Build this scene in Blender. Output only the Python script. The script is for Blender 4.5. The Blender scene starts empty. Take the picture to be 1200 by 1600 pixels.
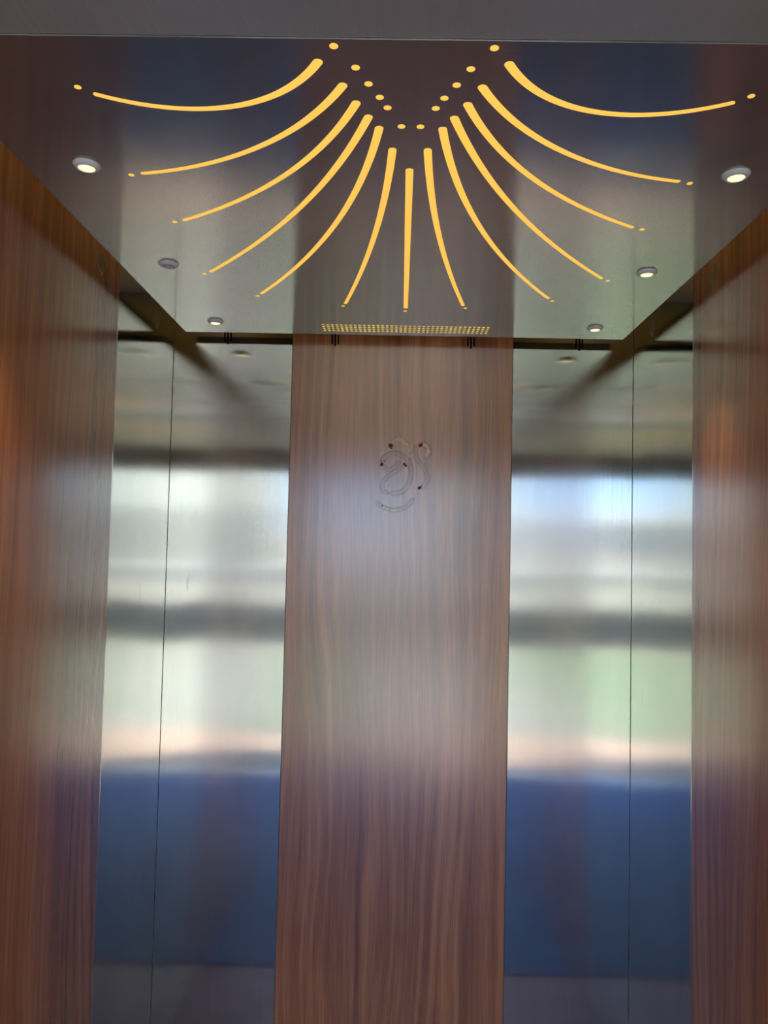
import bpy, bmesh, math, random
from mathutils import Vector, Matrix

random.seed(7)
S = bpy.context.scene
COL = S.collection

# ------------------------------------------------------------------ camera
EYE = 1.52
cam_d = bpy.data.cameras.new('camera')
cam = bpy.data.objects.new('camera', cam_d)
COL.objects.link(cam)
cam_d.sensor_fit = 'VERTICAL'
cam_d.sensor_height = 32.0
cam_d.lens = 32.0 * 1207.7 / 1600.0
cam_d.clip_start = 0.02
yaw, pit, rol = -0.01526, 0.04544, 0.02244
fw = Vector((math.sin(yaw) * math.cos(pit), math.cos(yaw) * math.cos(pit), math.sin(pit)))
r0 = Vector((math.cos(yaw), -math.sin(yaw), 0))
u0 = r0.cross(fw)
rt = r0 * math.cos(rol) + u0 * math.sin(rol)
up = -r0 * math.sin(rol) + u0 * math.cos(rol)
cam.matrix_world = Matrix(((rt.x, up.x, -fw.x, -0.01),
                           (rt.y, up.y, -fw.y, 0.0),
                           (rt.z, up.z, -fw.z, EYE),
                           (0, 0, 0, 1)))
S.camera = cam

# ------------------------------------------------------------------ world, sun, exposure
S.view_settings.view_transform = 'Standard'
S.view_settings.look = 'None'
S.view_settings.gamma = 1.0
S.view_settings.exposure = 0.0
S.view_settings.use_curve_mapping = False
W = bpy.data.worlds.new('daylight')
S.world = W
W.use_nodes = True
wn = W.node_tree
wn.nodes.clear()
# clear day: pale haze low over the horizon, quickly turning blue
tc = wn.nodes.new('ShaderNodeTexCoord')
sp = wn.nodes.new('ShaderNodeSeparateXYZ')
rp = wn.nodes.new('ShaderNodeValToRGB')
el = rp.color_ramp.elements
while len(el) < 5: el.new(0.5)
for e, (p_, c_) in zip(el, [(0.0, (.55, .58, .60)), (0.02, (.62, .74, .96)), (0.075, (.34, .56, .92)), (0.35, (.22, .40, .80)), (1.0, (.16, .32, .72))]):
    e.position = p_; e.color = (*c_, 1)
bg = wn.nodes.new('ShaderNodeBackground')
bg.inputs['Strength'].default_value = 4.7
wo = wn.nodes.new('ShaderNodeOutputWorld')
wn.links.new(tc.outputs['Generated'], sp.inputs[0])
wn.links.new(sp.outputs['Z'], rp.inputs[0])
wn.links.new(rp.outputs[0], bg.inputs[0])
wn.links.new(bg.outputs[0], wo.inputs[0])

sun_d = bpy.data.lights.new('sun', 'SUN')
sun_d.energy = 20.0
sun_d.angle = math.radians(1.0)
sun_d.color = (1.0, 0.95, 0.87)
sun = bpy.data.objects.new('sun', sun_d)
COL.objects.link(sun)
# sun stands high behind the lift shaft and shines onto the yard in front of its door
sun.rotation_euler = (math.radians(-24), 0, math.radians(-60))
sun.location = (0, 0, 8)

# ------------------------------------------------------------------ dimensions (metres)
HW = 0.6907          # half width of the cab
D = 2.30             # back wall
FRONT = -0.61        # front wall
HP = 0.3314          # half width of the middle laminate panel
PZ = EYE + 0.6192    # underside of the hanging ceiling
TOP = 2.275          # real ceiling above it
YS = 1.835           # joint steel / laminate on the side walls
SEAM = 0.917         # joint between the two ceiling panels

# ------------------------------------------------------------------ mesh helpers
def link(name, bm, mat, parent=None, loc=(0, 0, 0), smooth=False):
    me = bpy.data.meshes.new(name)
    bmesh.ops.translate(bm, verts=bm.verts, vec=(-loc[0], -loc[1], -loc[2]))
    bmesh.ops.recalc_face_normals(bm, faces=bm.faces)
    bm.to_mesh(me)
    bm.free()
    o = bpy.data.objects.new(name, me)
    COL.objects.link(o)
    o.location = loc
    for m in (mat if isinstance(mat, (list, tuple)) else [mat]):
        me.materials.append(m)
    if smooth:
        for p in me.polygons:
            p.use_smooth = True
    if parent:
        o.parent = parent
        o.location = Vector(loc) - Vector(parent.location)
    return o

def box(bm, x0, x1, y0, y1, z0, z1, bev=0.0, seg=2):
    vs = [bm.verts.new((x, y, z)) for x in (x0, x1) for y in (y0, y1) for z in (z0, z1)]
    f = [(0, 1, 3, 2), (4, 6, 7, 5), (0, 4, 5, 1), (2, 3, 7, 6), (0, 2, 6, 4), (1, 5, 7, 3)]
    fs = [bm.faces.new([vs[i] for i in q]) for q in f]
    if bev:
        es = list({e for q in fs for e in q.edges})
        bmesh.ops.bevel(bm, geom=es, offset=bev, segments=seg, profile=0.6, affect='EDGES')

def lathe(bm, cx, cy, prof, n=40):
    rings = []
    for r, z in prof:
        if r < 1e-6:
            rings.append([bm.verts.new((cx, cy, z))])
        else:
            rings.append([bm.verts.new((cx + r * math.cos(2 * math.pi * k / n), cy + r * math.sin(2 * math.pi * k / n), z)) for k in range(n)])
    for a, b in zip(rings, rings[1:]):
        for k in range(n):
            j = (k + 1) % n
            if len(a) == 1:
                bm.faces.new((a[0], b[k], b[j]))
            elif len(b) == 1:
                bm.faces.new((a[k], a[j], b[0]))
            else:
                bm.faces.new((a[k], a[j], b[j], b[k]))

def spline(pts, n=10):
    P = [Vector(p) for p in pts]
    P = [P[0] * 2 - P[1]] + P + [P[-1] * 2 - P[-2]]
    out = []
    for i in range(1, len(P) - 2):
        for k in range(n):
            t = k / n
            a, b, c, d = P[i - 1], P[i], P[i + 1], P[i + 2]
            out.append(0.5 * ((2 * b) + (c - a) * t + (2 * a - 5 * b + 4 * c - d) * t * t + (3 * b - a - 3 * c + d) * t ** 3))
    out.append(P[-2])
    return out

def empty(name, loc=(0, 0, 0)):
    o = bpy.data.objects.new(name, None)
    COL.objects.link(o)
    o.location = loc
    o.empty_display_size = 0.05
    return o

def tag(o, label=None, cat=None, group=None, kind=None):
    if label: o['label'] = label
    if cat: o['category'] = cat
    if group: o['group'] = group
    if kind: o['kind'] = kind
    return o

# ------------------------------------------------------------------ material helpers
class NT:
    def __init__(s, name):
        s.m = bpy.data.materials.new(name)
        s.m.use_nodes = True
        s.t = s.m.node_tree
        s.b = s.t.nodes['Principled BSDF']
    def n(s, kind, **kw):
        o = s.t.nodes.new('ShaderNode' + kind)
        for k, v in kw.items():
            setattr(o, k, v)
        return o
    def l(s, a, b):
        s.t.links.new(a, b)
    def set(s, **kw):
        for k, v in kw.items():
            s.b.inputs[k.replace('_', ' ')].default_value = v
    def math(s, op, a, b=None, c=None):
        o = s.n('Math', operation=op)
        for i, v in enumerate((a, b, c)):
            if v is None: continue
            if isinstance(v, (int, float)): o.inputs[i].default_value = v
            else: s.l(v, o.inputs[i])
        return o.outputs[0]
    def vmath(s, op, a, b=None):
        o = s.n('VectorMath', operation=op)
        for i, v in enumerate((a, b)):
            if v is None: continue
            if isinstance(v, (tuple, list)): o.inputs[i].default_value = v
            elif isinstance(v, (int, float)): o.inputs['Scale'].default_value = v
            else:
                if op == 'SCALE' and i == 1: s.l(v, o.inputs['Scale'])
                else: s.l(v, o.inputs[i])
        return o.outputs[0]
    def noise(s, vec, scale, detail=3.0, rough=0.5, dist=0.0):
        o = s.n('TexNoise')
        s.l(vec, o.inputs['Vector'])
        o.inputs['Scale'].default_value = scale
        o.inputs['Detail'].default_value = detail
        o.inputs['Roughness'].default_value = rough
        o.inputs['Distortion'].default_value = dist
        return o.outputs['Fac']
    def ramp(s, fac, stops, mode='LINEAR'):
        o = s.n('ValToRGB')
        o.color_ramp.interpolation = mode
        el = o.color_ramp.elements
        while len(el) < len(stops): el.new(0.5)
        for e, (p, c) in zip(el, stops):
            e.position = p
            e.color = (c, c, c, 1) if isinstance(c, (int, float)) else (*c, 1)
        s.l(fac, o.inputs[0])
        return o.outputs[0]
    def pos(s):
        return s.n('NewGeometry').outputs['Position']

def lin(r, g, b):
    f = lambda v: (v / 255 / 12.92) if v / 255 <= 0.04045 else ((v / 255 + 0.055) / 1.055) ** 2.4
    return (f(r), f(g), f(b))

def steel(name, tangent, base=(0.615, 0.60, 0.545), rough=0.062, spread=0.085, wave=0.012, along='Z', stains=0.0, metal=1.0):
    """hairline stainless steel: microscopic grooves spread a reflection across the grain"""
    a = NT(name)
    a.set(Metallic=metal, Roughness=rough)
    p = a.pos()
    sc = a.vmath('SCALE', p, 5371.0)
    w1 = a.n('TexWhiteNoise'); a.l(sc, w1.inputs['Vector'])
    w2 = a.n('TexWhiteNoise'); a.l(a.vmath('ADD', sc, (17.3, 5.1, 9.7)), w2.inputs['Vector'])
    rnd = a.math('SUBTRACT', a.math('ADD', w1.outputs['Value'], w2.outputs['Value']), 1.0)
    # soft oil-canning of the sheet
    lo = a.math('SUBTRACT', a.noise(a.vmath('MULTIPLY', p, (1, 1, 1)), 2.3, 1.0), 0.5)
    tilt = a.vmath('SCALE', tangent and a.vmath('ADD', tangent, (0, 0, 0)), a.math('MULTIPLY', rnd, spread))
    other = {'Z': (0, 0, 1), 'Y': (0, 1, 0)}[along]
    tilt2 = a.vmath('SCALE', a.vmath('ADD', other, (0, 0, 0)), a.math('MULTIPLY', lo, wave))
    nrm = a.vmath('NORMALIZE', a.vmath('ADD', a.vmath('ADD', a.n('NewGeometry').outputs['Normal'], tilt), tilt2))
    a.l(nrm, a.b.inputs['Normal'])
    # fine hairlines and a few smudges in the colour of the sheet
    st = {'Z': (260, 260, 1.5), 'Y': (260, 1.5, 260)}[along]
    hair = a.noise(a.vmath('MULTIPLY', p, st), 1.0, 4.0, 0.6)
    sm = a.noise(a.vmath('MULTIPLY', p, (3, 3, 1.3)), 2.0, 5.0, 0.6)
    k = a.math('MULTIPLY', a.ramp(hair, [(0.3, 0.95), (0.7, 1.03)]), a.ramp(sm, [(0.3, 0.94), (0.7, 1.03)]))
    if stains:
        dr = a.noise(a.vmath('MULTIPLY', p, {'Z': (60, 60, 6), 'Y': (14, 110, 1)}[along]), 1.0, 3.0, 0.5)
        mk = a.noise(p, 3.1, 1.0)
        d = a.math('MULTIPLY', a.ramp(dr, [(0.66, 0.0), (0.74, 1.0)]), a.ramp(mk, [(0.55, 0.0), (0.62, 1.0)]))
        k = a.math('MULTIPLY', k, a.math('SUBTRACT', 1.0, a.math('MULTIPLY', d, stains)))
    c = a.n('RGB'); c.outputs[0].default_value = (*base, 1)
    a.l(a.vmath('SCALE', c.outputs[0], k), a.b.inputs['Base Color'])
    a.l(a.ramp(sm, [(0.35, rough), (0.75, rough * 1.35)]), a.b.inputs['Roughness'])
    return a.m

def walnut(name):
    a = NT(name)
    p = a.pos()
    sep = a.n('SeparateXYZ'); a.l(p, sep.inputs[0])
    h = a.math('ADD', sep.outputs['X'], a.math('MULTIPLY', sep.outputs['Y'], 1.0))
    cmb = a.n('CombineXYZ'); a.l(h, cmb.inputs[0]); a.l(sep.outputs['Z'], cmb.inputs[2])
    v = cmb.outputs[0]
    # cathedral figure: distorted bands, long in Z
    warp = a.noise(a.vmath('MULTIPLY', v, (3.0, 1, 0.6)), 1.0, 2.0, 0.5)
    hh = a.math('ADD', a.math('MULTIPLY', h, 40.0), a.math('MULTIPLY', warp, 8.0))
    c2 = a.n('CombineXYZ'); a.l(hh, c2.inputs[0]); a.l(a.math('MULTIPLY', sep.outputs['Z'], 0.55), c2.inputs[2])
    fig = a.noise(c2.outputs[0], 1.0, 5.0, 0.62)
    fine = a.noise(a.vmath('MULTIPLY', v, (330, 1, 7)), 1.0, 4.0, 0.65)
    broad = a.noise(a.vmath('MULTIPLY', v, (7, 1, 0.35)), 1.0, 2.0, 0.5)
    f = a.math('ADD', a.math('MULTIPLY', fig, 0.50), a.math('ADD', a.math('MULTIPLY', fine, 0.24), a.math('MULTIPLY', broad, 0.26)))
    pores = a.ramp(a.noise(a.vmath('MULTIPLY', v, (520, 1, 4)), 1.0, 2.0, 0.5), [(0.36, 0.78), (0.46, 1.0)])
    col = a.ramp(f, [(0.38, (0.25, 0.072, 0.019)), (0.47, (0.42, 0.138, 0.042)),
                     (0.54, (0.56, 0.208, 0.071)), (0.64, (0.70, 0.300, 0.115))])
    a.l(a.vmath('SCALE', col, pores), a.b.inputs['Base Color'])
    a.set(Roughness=0.22, IOR=2.0)
    a.b.inputs['Coat Weight'].default_value = 0.6; a.b.inputs['Coat Roughness'].default_value = 0.16; a.b.inputs['Coat IOR'].default_value = 1.6
    bp = a.n('Bump'); bp.inputs['Strength'].default_value = 0.02; bp.inputs['Distance'].default_value = 0.0004
    a.l(fine, bp.inputs['Height']); a.l(bp.outputs[0], a.b.inputs['Normal'])
    return a.m

def plain(name, col, rough=0.6, metal=0.0, vary=0.0, scale=20.0):
    a = NT(name)
    a.set(Roughness=rough, Metallic=metal)
    if vary:
        nz = a.noise(a.pos(), scale, 4.0, 0.6)
        a.l(a.ramp(nz, [(0.25, tuple(c * (1 - vary) for c in col)), (0.75, tuple(min(1, c * (1 + vary)) for c in col))]), a.b.inputs['Base Color'])
    else:
        a.set(Base_Color=(*col, 1))
    return a.m

def glow(name, col, strength, vary=0.0):
    a = NT(name)
    a.set(Base_Color=(*[min(1, c) for c in col], 1), Roughness=0.5)
    a.b.inputs['Emission Color'].default_value = (*col, 1)
    if vary:
        nz = a.noise(a.pos(), 38.0, 2.0)
        a.l(a.ramp(nz, [(0.35, strength * (1 - vary)), (0.7, min(1.0, strength * (1 + vary)))]), a.b.inputs['Emission Strength'])
    else:
        a.b.inputs['Emission Strength'].default_value = strength
    return a.m

M = {}
M['steel_back'] = steel('brushed_steel_back', (1, 0, 0), stains=0.25)
M['steel_side'] = steel('brushed_steel_side', (0, 1, 0), stains=0.25)
M['steel_ceiling'] = steel('brushed_steel_ceiling', (1, 0, 0), base=(0.37, 0.345, 0.32), rough=0.13, spread=0.0, wave=0.012, along='Y', stains=0.35, metal=0.80)
M['steel_ceiling_matt'] = steel('matt_steel_ceiling', (1, 0, 0), base=(0.46, 0.45, 0.43), rough=0.38, spread=0.04, wave=0.010, along='Y', metal=0.5)
M['steel_plain'] = plain('plain_steel', (0.55, 0.54, 0.52), 0.3, 1.0, 0.06, 6)
M['walnut'] = walnut('walnut_laminate')
M['slot'] = glow('amber_acrylic', (0.98, 0.55, 0.090), 0.93)
M['hole'] = glow('amber_hole', (1.0, 0.66, 0.09), 0.95, 0.45)
M['lens'] = glow('warm_lens', (1.0, 0.86, 0.46), 1.25)
M['lens_off'] = plain('unlit_lens', (0.45, 0.45, 0.46), 0.25)
M['bezel'] = plain('satin_white_bezel', (0.86, 0.83, 0.80), 0.5)
M['chip'] = plain('frosted_reflector', (0.80, 0.78, 0.70), 0.3)
M['black'] = plain('black_slit', (0.003, 0.003, 0.003), 1.0)
M['black'].node_tree.nodes['Principled BSDF'].inputs['Specular IOR Level'].default_value = 0.0
M['void'] = plain('galvanised_metal', (0.80, 0.81, 0.74), 0.6)
M['floor_blue'] = plain('blue_floor_sheet', (0.052, 0.125, 0.38), 0.6, 0.0, 0.25, 4)
M['floor_grey'] = plain('grey_vinyl', (0.21, 0.185, 0.33), 0.5, 0.0, 0.2, 8)

# ------------------------------------------------------------------ the cab shell
def struct(name, bm, mat):
    return tag(link(name, bm, mat), kind='structure')

bm = bmesh.new(); box(bm, -HW - .03, HW + .03, D + .012, D + .05, 0, TOP + .04); struct('wall_back', bm, M['void'])
bm = bmesh.new(); box(bm, -HW - .05, -HW - .012, FRONT - .02, D + .012, 0, TOP + .04); struct('wall_left', bm, M['void'])
bm = bmesh.new(); box(bm, HW + .012, HW + .05, FRONT - .02, D + .012, 0, TOP + .04); struct('wall_right', bm, M['void'])
bm = bmesh.new(); box(bm, -HW - .05, HW + .05, FRONT - .02, D + .05, TOP, TOP + .04); struct('ceiling', bm, M['void'])
bm = bmesh.new(); box(bm, -HW - .05, HW + .05, FRONT - .02, D + .05, -.05, -0.004); struct('floor', bm, M['floor_grey'])
OW = 0.60           # half width of the door opening
OH = 2.016          # its height
bm = bmesh.new()
box(bm, -HW - .012, -OW, FRONT - .14, FRONT, -.004, TOP, .002)
box(bm, OW, HW + .012, FRONT - .14, FRONT, -.004, TOP, .002)
box(bm, -OW, OW, FRONT - .14, FRONT, OH, TOP, .002)
struct('wall_front', bm, M['steel_plain'])
bm = bmesh.new()
box(bm, -OW, OW, FRONT - .02, FRONT + .012, OH - .012, OH + .02, .003)
struct('trim_1', bm, plain('bright_lip', (0.8, 0.8, 0.78), 0.25, 0.4))

# blue protective sheet over the cab floor
bm = bmesh.new(); box(bm, -HW + .004, HW - .004, FRONT + .01, D - .56, -.004, 0.0, .001)
tag(link('floor_sheet', bm, M['floor_blue'], loc=(0, 0, -.004)), 'blue protective sheet covering the lift floor, mirrored in the lower steel walls', 'floor sheet')

# ------------------------------------------------------------------ wall cladding panels
SLIT_Z = 2.1205
def slits(parent, place, n=3, mat='black'):
    """row of narrow vent slits, the middle one longest; place(u, z0, z1, half) -> box bounds"""
    bm = bmesh.new()
    for k in range(-(n // 2), n // 2 + 1):
        z0 = SLIT_Z + abs(k) * 0.0068
        box(bm, *place(k * 0.0092, z0, 2.175 - abs(k) * 0.0068), bev=0.0009, seg=2)
    o = link('vent_slits', bm, M[mat], parent)
    o['label'] = 'narrow black vent slits' if mat == 'black' else 'narrow pale vent slits'
    return o

G = 0.0006
def back_panel(x0, x1, mat, label, cat, vents):
    r = empty('cladding_panel', ((x0 + x1) / 2, D + .012, 0))
    tag(r, label, cat)
    bm = bmesh.new(); box(bm, x0 + G, x1 - G, D, D + .012, .002, TOP - .002, .0009, 2)
    link('panel_sheet', bm, mat, r)
    for x in vents:
        slits(r, lambda u, z0, z1, x=x: (x + u - .0026, x + u + .0026, D - .0006, D + .002, z0, z1))
    return r

def side_panel(sgn, y0, y1, mat, label, cat, vents):
    xi = sgn * HW; xo = sgn * (HW + .012)
    r = empty('cladding_panel', (xo, (y0 + y1) / 2, 0))
    tag(r, label, cat)
    bm = bmesh.new(); box(bm, min(xi, xo), max(xi, xo), y0 + G, y1 - G, .002, TOP - .002, .0009, 2)
    link('panel_sheet', bm, mat, r)
    for y in vents:
        xa, xb = sorted((xi - sgn * .0006, xi + sgn * .002))
        slits(r, lambda u, z0, z1, y=y: (xa, xb, y + u - .0021, y + u + .0021, z0, z1), n=5, mat='steel_plain')
    return r

back_panel(-HW, -HP, M['steel_back'], 'brushed steel back wall panel left of the wood one, meeting the left corner', 'wall panel', [-.528])
mid = back_panel(-HP, HP, M['walnut'], 'brown walnut laminate panel in the middle of the back wall, with a painted symbol', 'wall panel', [-.2035, .205])
back_panel(HP, HW, M['steel_back'], 'brushed steel back wall panel right of the wood one, mirroring blue sky', 'wall panel', [.529])
for s, side in ((-1, 'left'), (1, 'right')):
    side_panel(s, YS, D, M['steel_side'], 'narrow brushed steel panel on the %s side wall beside the back corner' % side, 'wall panel', [2.13])
    side_panel(s, YS - 0.98, YS, M['walnut'], 'tall brown walnut laminate panel on the %s side wall' % side, 'wall panel', [1.72])
    side_panel(s, FRONT, YS - 0.98, M['steel_side'], 'brushed steel panel on the %s side wall, outside the frame next to the door' % side, 'wall panel', [])

# painted auspicious symbol (turmeric strokes with red powder dots) on the middle panel
def sy(px, py):
    a = (px - 620) * .0002865; b = (500 - py) * .0002865
    return Vector((0.0150 + a - .0225 * b, 0, 1.768 + b + .0225 * a))

def stroke_mat(name, col, base_a, edge_a):
    a = NT(name)
    uv = a.n('UVMap').outputs[0]
    sep = a.n('SeparateXYZ'); a.l(uv, sep.inputs[0])
    e = a.math('ABSOLUTE', a.math('SUBTRACT', a.math('MULTIPLY', sep.outputs['Y'], 2.0), 1.0))
    edge = a.ramp(e, [(0.50, 0.0), (0.80, 1.0), (1.0, 0.15)])
    nz = a.noise(a.pos(), 90.0, 3.0, 0.6)
    al = a.math('MULTIPLY', a.math('ADD', base_a, a.math('MULTIPLY', edge, edge_a)), a.ramp(nz, [(0.3, 0.45), (0.65, 1.0)]))
    a.l(al, a.b.inputs['Alpha'])
    a.l(a.ramp(e, [(0.35, tuple(min(1, c * 1.15 + .24) for c in col)), (0.75, tuple(c * .8 for c in col))]), a.b.inputs['Base Color'])
    a.set(Roughness=0.22, IOR=2.0)
    a.b.inputs['Coat Weight'].default_value = 0.6; a.b.inputs['Coat Roughness'].default_value = 0.16; a.b.inputs['Coat IOR'].default_value = 1.6
    return a.m

M['turmeric'] = stroke_mat('turmeric_wash', (0.72, 0.42, 0.08), 0.82, 0.18)
M['paste'] = stroke_mat('dried_pale_paste', (0.50, 0.33, 0.15), 0.28, 0.62)
M['kumkum'] = plain('red_powder', (0.26, 0.004, 0.010), 0.8, 0.0, 0.3, 300)

def ribbon(pts, w0, w1, mat, lift, name='painted_stroke'):
    C = spline([sy(*p) for p in pts], 8)
    bm = bmesh.new(); uvl = bm.loops.layers.uv.new('UVMap')
    rows = []; n = len(C)
    for i, c in enumerate(C):
        t = (C[min(i + 1, n - 1)] - C[max(i - 1, 0)]).normalized()
        s = Vector((-t.z, 0, t.x)); f = i / (n - 1)
        w = (w0 + (w1 - w0) * f) * 0.66 * min(1.0, 0.35 + 9 * min(f, 1 - f))
        rows.append([bm.verts.new((c.x + s.x * w * k, D - lift - .00004 * (1 - k * k), c.z + s.z * w * k)) for k in (-1, -.6, -.2, .2, .6, 1)])
    for i in range(n - 1):
        for k in range(5):
            f = bm.faces.new((rows[i][k], rows[i][k + 1], rows[i + 1][k + 1], rows[i + 1][k]))
            for lp, (a, b) in zip(f.loops, ((i, k), (i, k + 1), (i + 1, k + 1), (i + 1, k))):
                lp[uvl].uv = (a / (n - 1), b / 5)
    o = link(name, bm, mat, mid)
    return o

ribbon([(480, 350), (492, 268), (545, 238), (610, 262), (648, 320), (655, 385), (640, 445)], .015, .010, M['turmeric'], .0004)['label'] = 'yellow top loop of the symbol'
ribbon([(378, 498), (388, 450), (432, 402), (505, 382), (580, 400), (648, 450), (676, 530), (676, 620), (648, 715), (590, 780), (520, 800), (450, 795)], .012, .013, M['paste'], .0005)
ribbon([(385, 505), (420, 545), (480, 548), (535, 500), (560, 455)], .010, .010, M['paste'], .0006)
ribbon([(612, 512), (530, 568), (450, 615), (395, 670), (380, 730), (400, 780), (446, 806)], .010, .012, M['paste'], .0007)
ribbon([(800, 440), (860, 400), (866, 335), (825, 288), (780, 290), (730, 330), (728, 400), (765, 475), (820, 545), (850, 620), (842, 690), (800, 735), (762, 748)], .012, .012, M['paste'], .0004)
ribbon([(840, 420), (862, 360), (835, 300), (800, 290)], .012, .010, M['turmeric'], .0008)['label'] = 'yellow smear at the top of the right stroke'
ribbon([(320, 875), (352, 922), (420, 958), (500, 976), (600, 955), (668, 910), (702, 850)], .011, .012, M['paste'], .0004)
ribbon([(370, 928), (420, 958), (500, 978), (560, 970)], .009, .005, M['turmeric'], .0008)['label'] = 'yellow smear in the bottom arc'
for px, py, r in ((468, 303, 27), (480, 335, 10), (375, 500, 20), (402, 467, 7), (372, 470, 7), (608, 497, 15), (628, 512, 14), (776, 300, 18), (795, 288, 13), (765, 745, 19), (784, 735, 9), (446, 804, 8), (381, 931, 10), (707, 856, 6)):
    bm = bmesh.new(); c = sy(px, py); rr = r * .0002865
    ring = []
    for k in range(14):
        q = rr * random.uniform(.78, 1.18); t = 2 * math.pi * k / 14
        ring.append(bm.verts.new((c.x + q * math.cos(t), D - .0011, c.z + q * math.sin(t))))
    cc = bm.verts.new((c.x, D - .0018, c.z))
    for k in range(14): bm.faces.new((ring[k], ring[(k + 1) % 14], cc))
    o = link('powder_dot', bm, M['kumkum'], mid)
    o['label'] = 'dark red powder dot'

# ------------------------------------------------------------------ hanging ceiling panels with the fan of lights
SLOTS = [  # right half, cubic curves (x, y) on the panel; mirrored for the left half
 [(0.1225, 0.9620), (0.1884, 1.0776), (0.3248, 1.1004), (0.4385, 1.0400)],
 [(0.0940, 1.0120), (0.1638, 1.1428), (0.3001, 1.2418), (0.4475, 1.2670)],
 [(0.0780, 1.0530), (0.1463, 1.2228), (0.2726, 1.3563), (0.4275, 1.4520)],
 [(0.0620, 1.0875), (0.1407, 1.3266), (0.2796, 1.5411), (0.4440, 1.7310)],
 [(0.0470, 1.1170), (0.0891, 1.3871), (0.2032, 1.6499), (0.3530, 1.8775)],
 [(0.0275, 1.1785), (0.0439, 1.4352), (0.0910, 1.6949), (0.1500, 1.9450)],
]
DOTS_IN = [(.0995, .930), (.0745, .9725), (.059, 1.0075), (.0445, 1.038), (.034, 1.063), (.014, 1.111)]
DOTS_OUT = [(.4575, 1.0235), (.4695, 1.2735), (.4495, 1.4615), (.4625, 1.7465), (.3665, 1.897), (.1575, 1.9665), (0.003, 2.0)]
MID_Y = 0.845

def light_slot(parent, pts, z, w0=.0128, w1=.0086):
    if len(pts) == 4:
        q = [Vector((x, y, 0)) for x, y in pts]
        C = [q[0] * (1 - t) ** 3 + q[1] * 3 * t * (1 - t) ** 2 + q[2] * 3 * t * t * (1 - t) + q[3] * t ** 3 for t in [k / 48 for k in range(49)]]
    else:
        C = spline([(x, y, 0) for x, y in pts], 8)
    n = len(C); rows = []
    bm = bmesh.new()
    # rounded ends: extra cross sections whose width follows a half circle
    prof = []
    for i, c in enumerate(C):
        t = (C[min(i + 1, n - 1)] - C[max(i - 1, 0)]).normalized()
        prof.append((c, t, (w0 + (w1 - w0) * i / (n - 1)) / 2))
    full = []
    for k in range(6, 0, -1):
        c, t, w = prof[0]; a = k / 6 * math.pi / 2
        full.append((c - t * w * math.sin(a), t, w * math.cos(a) + 1e-5))
    full += prof
    for k in range(1, 7):
        c, t, w = prof[-1]; a = k / 6 * math.pi / 2
        full.append((c + t * w * math.sin(a), t, w * math.cos(a) + 1e-5))
    for c, t, w in full:
        s = Vector((-t.y, t.x, 0))
        rows.append([bm.verts.new((c.x + s.x * w * k, c.y + s.y * w * k, zz)) for k, zz in ((1, z + .002), (1, z - .0004), (-1, z - .0004), (-1, z + .002))])
    for a, b in zip(rows, rows[1:]):
        for k in range(4):
            j = (k + 1) % 4
            bm.faces.new((a[k], a[j], b[j], b[k]))
    bm.faces.new(rows[0]); bm.faces.new(rows[-1])
    return link('light_slot', bm, M['slot'], parent)

def light_dot(parent, x, y, z, r):
    bm = bmesh.new()
    lathe(bm, x, y, [(0, z + .002), (r, z + .002), (r, z - .0004), (0, z - .0004)], 24)
    return link('light_dot', bm, M['slot'], parent)

def fan_panel(z, y0, y1, flip, mat, label):
    r = empty('suspended_ceiling_panel', (0, (y0 + y1) / 2, z))
    tag(r, label, 'ceiling panel')
    bm = bmesh.new(); box(bm, -HW + .052, HW - .050, y0, y1, z, z + .022, .0012, 2)
    link('panel_sheet', bm, mat, r)
    fy = (lambda y: 2 * MID_Y - y) if flip else (lambda y: y)
    for pts in SLOTS:
        for s in (-1, 1):
            light_slot(r, [(s * x, fy(y)) for x, y in pts], z)
    light_slot(r, [(0.0003, fy(1.243)), (0.0022, fy(1.60)), (0.0042, fy(1.972))], z, .0128, .0108)
    for x, y in DOTS_IN:
        for s in (-1, 1): light_dot(r, s * x, fy(y), z, .0056)
    for x, y in DOTS_OUT:
        for s in ((-1, 1) if x > .01 else (1,)): light_dot(r, s * x, fy(y), z, .0048)
    # perforated strip glowing from behind
    bm = bmesh.new()
    for i in range(37):
        for j in range(4):
            x = -.231 + i * .462 / 36 + .006; y = fy(2.1375 + j * .0195)
            lathe(bm, x, y, [(0, z + .001), (.0042, z + .001), (.0042, z - .0003), (0, z - .0003)], 10)
    o = link('perforated_strip', bm, M['hole'], r)
    o['label'] = 'row of small glowing yellow holes'
    # LED rope lying along both long edges above the panel
    for s in (-1, 1):
        bm = bmesh.new(); x = s * (HW - .114)
        box(bm, x - .004, x + .004, y0 + .03, y1 - .03, z + .0225, z + .0275, .001)
        link('led_strip', bm, M['rope'], r)
    return r

M['rope'] = glow('amber_rope_light', (1.0, 0.60, 0.14), 1.9)
fan_panel(PZ, SEAM, D - .0636, False, M['steel_ceiling'], 'dark mirror-like steel ceiling panel with a fan of glowing yellow slots')
fan_panel(PZ + .0025, FRONT + .065, SEAM - .0001, True, M['steel_ceiling_matt'], 'greyer steel ceiling panel at the top edge, its slots outside the frame')

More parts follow.
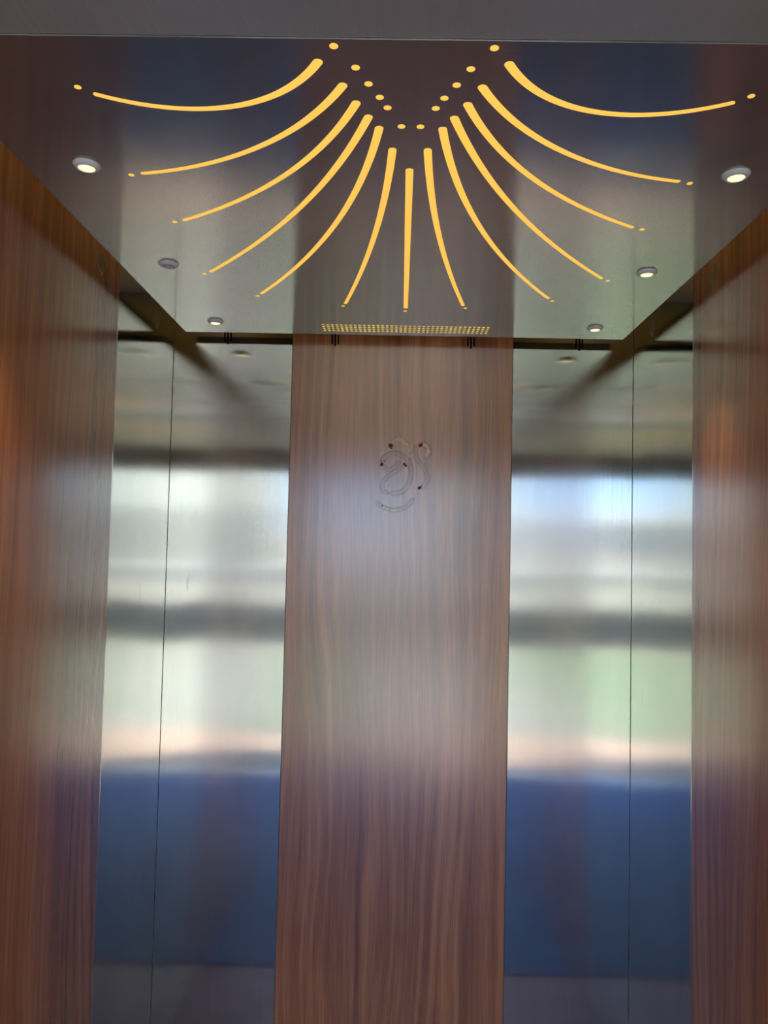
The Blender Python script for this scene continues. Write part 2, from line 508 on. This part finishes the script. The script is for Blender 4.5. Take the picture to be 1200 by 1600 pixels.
def downlight(x, y, on, label, watts=10.0):
    r = empty('downlight', (x, y, PZ))
    tag(r, label, 'ceiling light', 'recessed downlights in the steel ceiling')
    z = PZ
    bm = bmesh.new()
    lathe(bm, x, y, [(.0215, z + .001), (.0222, z - .0012), (.0212, z - .0030), (.0175, z - .0062), (.0142, z - .0074), (.0134, z - .0066), (.0132, z + .001)], 48)
    link('bezel', bm, M['bezel'], r, smooth=True)
    bm = bmesh.new()
    lathe(bm, x, y, [(.0133, z - .0050), (.0120, z - .0072), (.0060, z - .0084), (0, z - .0086)], 32)
    link('lens', bm, M['lens'] if on else M['lens_off'], r, smooth=True)
    # little LED reflectors showing in the lens
    bm = bmesh.new()
    for k in range(3):
        a = 2 * math.pi * k / 3 + .5
        lathe(bm, x + .0058 * math.cos(a), y + .0058 * math.sin(a), [(0, z - .0093), (.0024, z - .0088), (.0030, z - .0076)], 12)
    link('led_reflector', bm, M['chip'] if not on else M['lens_hot'], r, smooth=True)
    if on:
        ld = bpy.data.lights.new('downlight_beam', 'SPOT')
        ld.energy = watts; ld.color = (1.0, 0.84, 0.58); ld.spot_size = math.radians(66); ld.spot_blend = 1.0; ld.shadow_soft_size = 0.012
        lo = bpy.data.objects.new('downlight_beam', ld); COL.objects.link(lo)
        lo.parent = r; lo.location = (0, 0, -.013)
    return r

M['lens_hot'] = glow('hot_led', (1.0, 0.92, 0.60), 1.5)
for x, y, on, lb in ((-.532, 1.240, True, 'lit downlight at the far left, over the brown wall reflection, largest on that side'),
                     (-.527, 1.685, False, 'unlit grey downlight, second of the three on the left'),
                     (-.524, 2.122, True, 'small lit downlight nearest the back left corner'),
                     (.532, 1.240, True, 'lit downlight at the far right edge, largest on that side'),
                     (.532, 1.687, True, 'lit downlight, second of the three on the right'),
                     (.530, 2.121, True, 'small lit downlight nearest the back right corner')):
    downlight(x, y, on, lb)
# the door end of the cab has the same six lamps, outside the frame
for y, w in ((.450, 'just behind the seam'), (.005, 'in the middle'), (-.430, 'closest to the door')):
    for sx, side in ((-1, 'left'), (1, 'right')):
        downlight(sx * .532, y, True, 'lit downlight, %s side of greyer ceiling panel, %s, outside the frame' % (side, w), 12.0)

# ------------------------------------------------------------------ outside the door: landing, yard, boundary wall, house, hedge
bm = bmesh.new(); box(bm, -OW, OW, FRONT - .14, FRONT - .02, -.03, -.004); struct('trim_2', bm, M['steel_plain'])
bm = bmesh.new(); box(bm, -3.0, 3.0, -1.8, FRONT - .14, -.12, -.006); struct('floor_landing', bm, plain('pink_landing_tiles', (0.45, 0.34, 0.27), 0.7, 0, .12, 5))
bm = bmesh.new(); box(bm, -30, 30, -45, -1.8, -.20, -.03); struct('ground', bm, plain('pale_concrete_yard', (0.31, 0.32, 0.275), 0.9, 0, .18, .6))
bm = bmesh.new(); box(bm, -5, -.3, -7.2, -2.0, -.03, -.01, .005)
tag(link('lawn', bm, plain('green_lawn', (0.18, 0.245, 0.15), 0.9, 0, .3, 3)), 'green lawn in front of the lift door, seen only as a blurred reflection', 'grass', kind='stuff')
r = empty('boundary_wall', (0, -8.2, -.03)); tag(r, 'cream yard wall with dark base, seen only blurred in the steel', 'wall')
bm = bmesh.new(); box(bm, -12, 12, -8.2, -8.0, -.03, .58); link('plinth', bm, plain('dark_plinth', (0.07, 0.075, 0.08), .8, 0, .2, 2), r)
bm = bmesh.new(); box(bm, -12, 12, -8.2, -8.03, .58, 1.15); link('wall_body', bm, plain('cream_render', (0.72, 0.66, 0.55), .8, 0, .08, 2), r)
bm = bmesh.new(); box(bm, -12, 12, -8.25, -7.98, 1.15, 1.22, .01); link('coping', bm, M['bezel'], r)

def building(x0, x1, y, h, col, label):
    r = empty('building', ((x0 + x1) / 2, y, -.03)); tag(r, label, 'building')
    bm = bmesh.new(); box(bm, x0, x1, y - 6, y, -.03, h); link('walls', bm, plain('render_paint', col, .8, 0, .06, .8), r)
    bm = bmesh.new(); box(bm, x0 - .25, x1 + .25, y - 6.2, y + .25, h, h + .22); link('roof_slab', bm, M['bezel'], r)
    wx = x0 + .8
    while wx < x1 - 1.4:
        for z0 in [z for z in (1.0, 4.0, 7.0) if z + 1.4 < h]:
            bm = bmesh.new(); box(bm, wx, wx + 1.1, y - .05, y + .02, z0, z0 + 1.3); w = link('window', bm, plain('dark_glass', (.10, .12, .14), .15), r)
        wx += 2.6
    return r
building(.6, 9.0, -13, 7.6, (0.86, 0.85, 0.70), 'pale tall house across the yard, seen only as white blur in the steel')
building(-14.0, -4.0, -24, 2.6, (0.62, 0.60, 0.56), 'low pale house far off behind the yard wall')

print('objects', len(bpy.data.objects))
